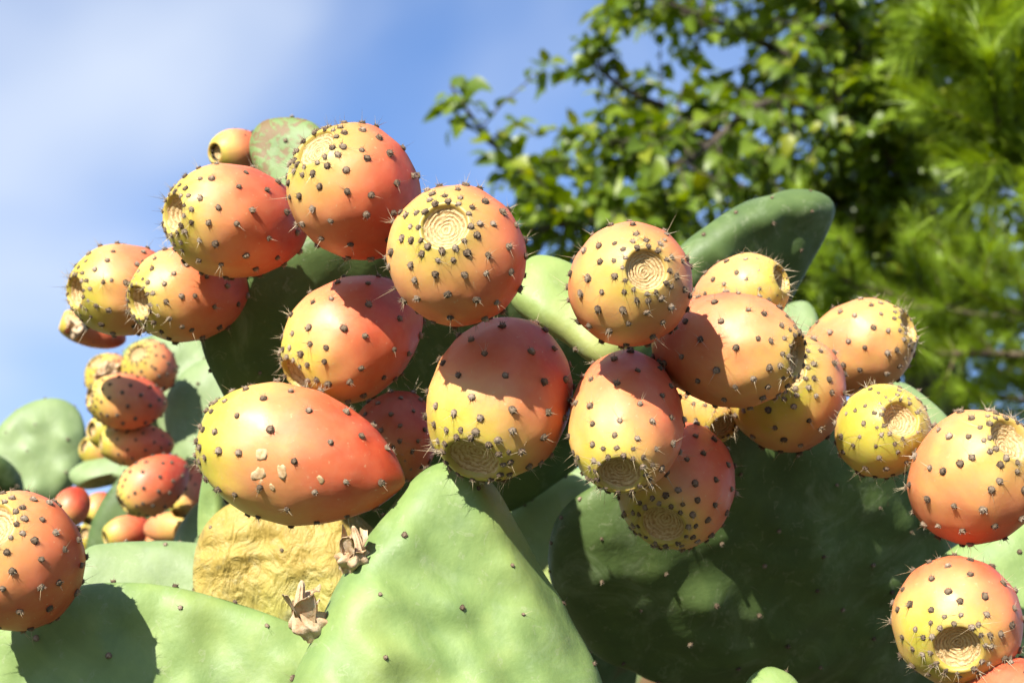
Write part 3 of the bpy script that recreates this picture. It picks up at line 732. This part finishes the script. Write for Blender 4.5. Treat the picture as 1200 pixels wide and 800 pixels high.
def leafy_tree(name, label, trunk, branches, seed, mat, leafL, twig_n, twig_len, leaf_gap, n_single=300, keep=None, rad=.035):
    rnd = random.Random(seed); root = bpy.data.objects.new(name, None); COL.objects.link(root)
    base = np.array(trunk[0]); root.location = Vector(base); tag(root, label, 'tree')
    V, F = [], []; tl = smooth_line(trunk, 6); tube(V, F, tl - base, np.linspace(rad * 2.2, rad * .8, len(tl)), 12); link('trunk', mesh('trunk', V, F, M['bark']), root)
    leaves = []; TV, TF = [], []
    for bi, br in enumerate(branches):
        ln = smooth_line(br, 8); V, F = [], []; tube(V, F, ln - base, np.linspace(rad * .55, .003, len(ln)), 8)
        link('branch', mesh('branch', V, F, M['bark']), root)
        seg = np.linalg.norm(np.diff(ln, axis=0), axis=1); s = np.concatenate([[0], np.cumsum(seg)])
        nt = int(s[-1] * twig_n)
        for k in range(nt):
            q = s[-1] * (1 - rnd.random() ** 1.15 * .93); p = np.array([np.interp(q, s, ln[:, i]) for i in range(3)])
            dv = np.array([rnd.gauss(0, 1), rnd.gauss(0, 1), rnd.gauss(.15, .8)]); i0 = min(len(ln) - 2, int(np.searchsorted(s, q)) - 1); i0 = max(i0, 0)
            dv = dv / np.linalg.norm(dv) + .8 * (ln[i0 + 1] - ln[i0]) / (seg[i0] + 1e-9); dv /= np.linalg.norm(dv)
            tlen = twig_len * rnd.uniform(.35, 1.15) * (1 - .45 * q / s[-1]); steps = max(3, int(tlen / leaf_gap)); pts = [p]
            for i in range(steps):
                dv = dv + np.array([rnd.gauss(0, .16), rnd.gauss(0, .16), rnd.gauss(-.05, .14)]); dv /= np.linalg.norm(dv)
                pts.append(pts[-1] + dv * tlen / steps)
                for sd in ((-1, 1) if rnd.random() < .45 else (rnd.choice((-1, 1)),)):
                    side = np.cross(dv, (0, 0, 1)) * sd; ld = dv * .55 + side * .8 + np.array([rnd.gauss(0, .3), rnd.gauss(0, .3), rnd.gauss(-.25, .35)])
                    leaves.append((pts[-1], ld / np.linalg.norm(ld), leafL * rnd.uniform(.55, 1.15), rnd.uniform(-.9, .9), rnd.randrange(5)))
            if keep is None or (keep(pts[len(pts) // 2], rnd) and keep(pts[-1], rnd)): tube(TV, TF, np.array(pts) - base, np.linspace(.0035, .0012, len(pts)), 4)
    link('twigs', mesh('twigs', TV, TF, M['bark']), root)['kind'] = 'stuff'
    if keep: leaves = [l for l in leaves if keep(l[0], rnd)]
    def score(l):
        x, y, d = proj(l[0]); inside = 0 < x < 1200 and 0 < y < 560
        return (0 if inside else 1, d / l[2])
    leaves.sort(key=score)
    ms = [mesh('leaf', g[0], g[1], M[mat]) for g in LEAFGEO]
    BV, BF = [], []
    for k, (p, dv, L, roll, gi) in enumerate(leaves):
        x = Vector(dv); up = Vector((0, -.35, 1)) ; y = up.cross(x).normalized(); z = x.cross(y)
        m3 = Matrix((x, y, z)).transposed() @ Matrix.Rotation(roll, 3, 'X') * L
        if k < n_single:
            m4 = m3.to_4x4(); m4.translation = Vector(p - base); link('leaf', ms[gi], root, mtx=m4)
        else:
            g = LEAFGEO[gi]; o_ = len(BV); W = g[0] @ np.array(m3).T + (p - base); BV += W.tolist(); BF += [tuple(o_ + i for i in f) for f in g[1]]
    if BV:
        link('crown', mesh('crown', np.array(BV), BF, M[mat]), root)['kind'] = 'stuff'
    print(name, len(leaves), 'leaves')

def B(*pts): return [P(*q) for q in pts]
def gp(px, d):                     # the ground point below a column of the picture
    q = P(px, 400, d); return np.array([q[0], q[1], 0.0])

def keep_main(p, rnd):             # thin the outer fringe so the boughs end where they do
    x, y, d = proj(p)
    lim = np.interp(y, [-400, 0, 60, 110, 170, 230, 300, 420], [640, 715, 668, 520, 535, 590, 560, 600])
    if x < lim - 8: return False
    if x < 660 and 0 < y < 70: return False
    return rnd.random() < np.interp(x, [500, 700, 900], [.95, .95, 1.0])

leafy_tree('broadleaf_tree', 'leafy green tree with loose sunlit boughs reaching over the cactus, sky behind', [gp(1085, 5.2), P(1090, 600, 5.2), P(1080, 250, 5.1), P(1070, -50, 5.0), P(1040, -420, 5.0)], [
    B((1085, 380, 5.15), (900, 330, 4.8), (760, 290, 4.4), (650, 235, 4.2), (575, 165, 4.1), (528, 100, 4.05)),
    B((1082, 300, 5.1), (940, 210, 4.7), (810, 140, 4.5), (725, 100, 4.4), (680, 50, 4.4)),
    B((1078, 150, 5.1), (950, 80, 4.7), (850, 30, 4.6), (745, -10, 4.5)),
    B((1085, 340, 5.15), (960, 330, 4.6), (850, 310, 4.3), (720, 260, 4.0), (620, 270, 3.9)),
    B((1078, 180, 5.1), (1010, 60, 4.6), (950, -20, 4.4), (880, -90, 4.3)),
    B((1080, 220, 5.1), (1000, 150, 4.5), (900, 120, 4.3), (800, 190, 4.1), (715, 165, 4.0)),
    B((1080, 240, 5.1), (1150, 130, 4.9), (1230, 40, 4.7)),
    B((1085, 330, 5.15), (1000, 270, 5.6), (880, 220, 5.9), (760, 200, 6.0)),
    B((1078, 120, 5.0), (1000, 40, 5.5), (880, 30, 5.8), (790, 20, 5.9)),
    B((1085, 360, 5.15), (1150, 300, 4.8), (1250, 260, 4.7)),
    B((1085, 300, 5.1), (1040, 180, 4.6), (990, 100, 4.4)),
    B((1074, 40, 5.0), (1000, -80, 4.7), (900, -190, 4.5), (800, -220, 4.4)),
    B((1074, 40, 5.0), (1150, -70, 4.8), (1250, -150, 4.6)),
    ], 4, 'leaf', .058, 46, .42, .030, keep=keep_main)
leafy_tree('broadleaf_tree', 'darker ivy leaved tree filling the shade behind the pine, small glossy leaves', [gp(1120, 6.6), P(1120, 500, 6.6), P(1125, 150, 6.5), P(1130, -250, 6.5)], [
    B((1120, 420, 6.6), (1030, 350, 6.2), (950, 320, 6.0)), B((1122, 380, 6.6), (1180, 330, 6.1), (1250, 320, 5.9)),
    B((1122, 300, 6.6), (1060, 220, 6.1), (1000, 190, 5.9)), B((1122, 260, 6.6), (1140, 160, 6.0), (1150, 80, 5.8)),
    B((1125, 160, 6.5), (1070, 80, 6.0), (1020, 10, 5.8)), B((1125, 140, 6.5), (1170, 60, 6.0), (1180, -40, 5.8)),
    B((1120, 470, 6.6), (1060, 430, 6.1), (960, 430, 5.9)), B((1120, 470, 6.6), (1190, 430, 6.1), (1260, 450, 5.9)),
    B((1126, 80, 6.5), (1090, -20, 6.0), (1060, -120, 5.9)),
    ], 9, 'leaf_dark', .056, 34, .45, .032, keep=lambda p, rnd: rnd.random() < np.interp(proj(p)[1], [200, 330, 520], [1, .7, .5]))

def pine(label, trunk, branches, seed, nlen, dens, rad=.06):
    rnd = random.Random(seed); root = bpy.data.objects.new('pine_tree', None); COL.objects.link(root); base = np.array(trunk[0])
    root.location = Vector(base); tag(root, label, 'tree')
    V, F = [], []; tl = smooth_line(trunk, 6); tube(V, F, tl - base, np.linspace(rad * 1.5, rad * .5, len(tl)), 12); link('trunk', mesh('trunk', V, F, M['pinebark']), root)
    for br, tw in branches:
        ln = smooth_line(br, 7); V, F = [], []; tube(V, F, ln - base, np.linspace(.014, .004, len(ln)), 7); NV, NF = [], []
        shoots = [ln[len(ln) // 2:]]
        for k in range(tw):
            i = rnd.randrange(len(ln) // 4, len(ln) - 1); t = ln[i + 1] - ln[i]; t /= np.linalg.norm(t)
            dv = t * .9 + np.array([rnd.gauss(0, .6), rnd.gauss(0, .6), rnd.gauss(.15, .6)]); dv /= np.linalg.norm(dv); L = rnd.uniform(.10, .26); pts = [ln[i]]
            for q in range(6):
                dv = dv + np.array([rnd.gauss(0, .1), rnd.gauss(0, .1), rnd.gauss(.06, .1)]); dv /= np.linalg.norm(dv); pts.append(pts[-1] + dv * L / 6)
            tube(V, F, np.array(pts) - base, np.linspace(.004, .002, len(pts)), 5); shoots.append(np.array(pts))
        for sh in shoots:
            seg = np.linalg.norm(np.diff(sh, axis=0), axis=1); s = np.concatenate([[0], np.cumsum(seg)])
            for k in range(int(s[-1] * dens)):
                q = s[-1] * (rnd.random() ** .7); p = np.array([np.interp(q, s, sh[:, i]) for i in range(3)]); i0 = min(len(seg) - 1, max(0, int(np.searchsorted(s, q)) - 1))
                t = (sh[i0 + 1] - sh[i0]) / (seg[i0] + 1e-9); a = np.array([rnd.gauss(0, 1) for _ in range(3)]); a -= t * (a @ t); a /= np.linalg.norm(a)
                dv = t * rnd.uniform(.5, 1.2) + a * rnd.uniform(.5, 1.0); dv /= np.linalg.norm(dv); L = nlen * rnd.uniform(.65, 1.1)
                m_ = p + dv * L * .55; e = p + (dv + np.array([0, 0, -.10])) * L; o_ = len(NV); w = .0012
                b_ = np.cross(dv, t); b_ /= np.linalg.norm(b_) + 1e-9; c_ = np.cross(b_, dv)
                NV += [(p + b_ * w - base).tolist(), (p - b_ * w - base).tolist(), (m_ + b_ * w - base).tolist(), (m_ - b_ * w - base).tolist(), (e - base).tolist(), (m_ + c_ * w * .8 - base).tolist()]
                NF += [(o_, o_ + 1, o_ + 3, o_ + 2), (o_ + 2, o_ + 3, o_ + 4), (o_ + 3, o_ + 5, o_ + 4)]
        bo = link('branch', mesh('branch', V, F, M['pinebark']), root)
        link('needles', mesh('needles', np.array(NV), NF, M['needle']), bo)['kind'] = 'stuff'
pine('bright green pine with long soft needle tufts beside the leafy tree', [gp(1420, 3.6), P(1420, 500, 3.6), P(1410, 0, 3.6), P(1400, -400, 3.6)], [
    (B((1415, 170, 3.6), (1300, 100, 3.4), (1225, 60, 3.2), (1165, 35, 3.15)), 12),
    (B((1415, 250, 3.6), (1320, 190, 3.4), (1245, 150, 3.2), (1170, 110, 3.1)), 14),
    (B((1415, 300, 3.6), (1320, 240, 3.4), (1245, 200, 3.2), (1170, 165, 3.1)), 14),
    (B((1415, 360, 3.6), (1320, 310, 3.4), (1260, 270, 3.2), (1200, 230, 3.1)), 10),
    (B((1412, 80, 3.6), (1330, 10, 3.4), (1250, -20, 3.3), (1170, -30, 3.2)), 10),
    ], 21, .085, 1500)
pine('olive green pine with low straggly boughs behind the tilted yellow fruit', [gp(1480, 4.6), P(1480, 500, 4.6), P(1470, 100, 4.6), P(1465, -300, 4.6)], [
    (B((1475, 420, 4.6), (1300, 385, 4.3), (1150, 370, 4.1), (1040, 345, 4.0), (970, 320, 3.9)), 22),
    (B((1475, 470, 4.6), (1320, 430, 4.3), (1180, 415, 4.1), (1080, 415, 4.0), (985, 410, 3.9)), 22),
    (B((1475, 360, 4.6), (1330, 340, 4.4), (1200, 320, 4.3), (1080, 300, 4.2)), 14),
    (B((1478, 520, 4.6), (1340, 480, 4.4), (1230, 470, 4.2), (1130, 465, 4.1)), 16),
    (B((1475, 440, 4.6), (1350, 420, 4.2), (1240, 380, 3.9), (1130, 350, 3.8)), 16),
    ], 33, .075, 900)
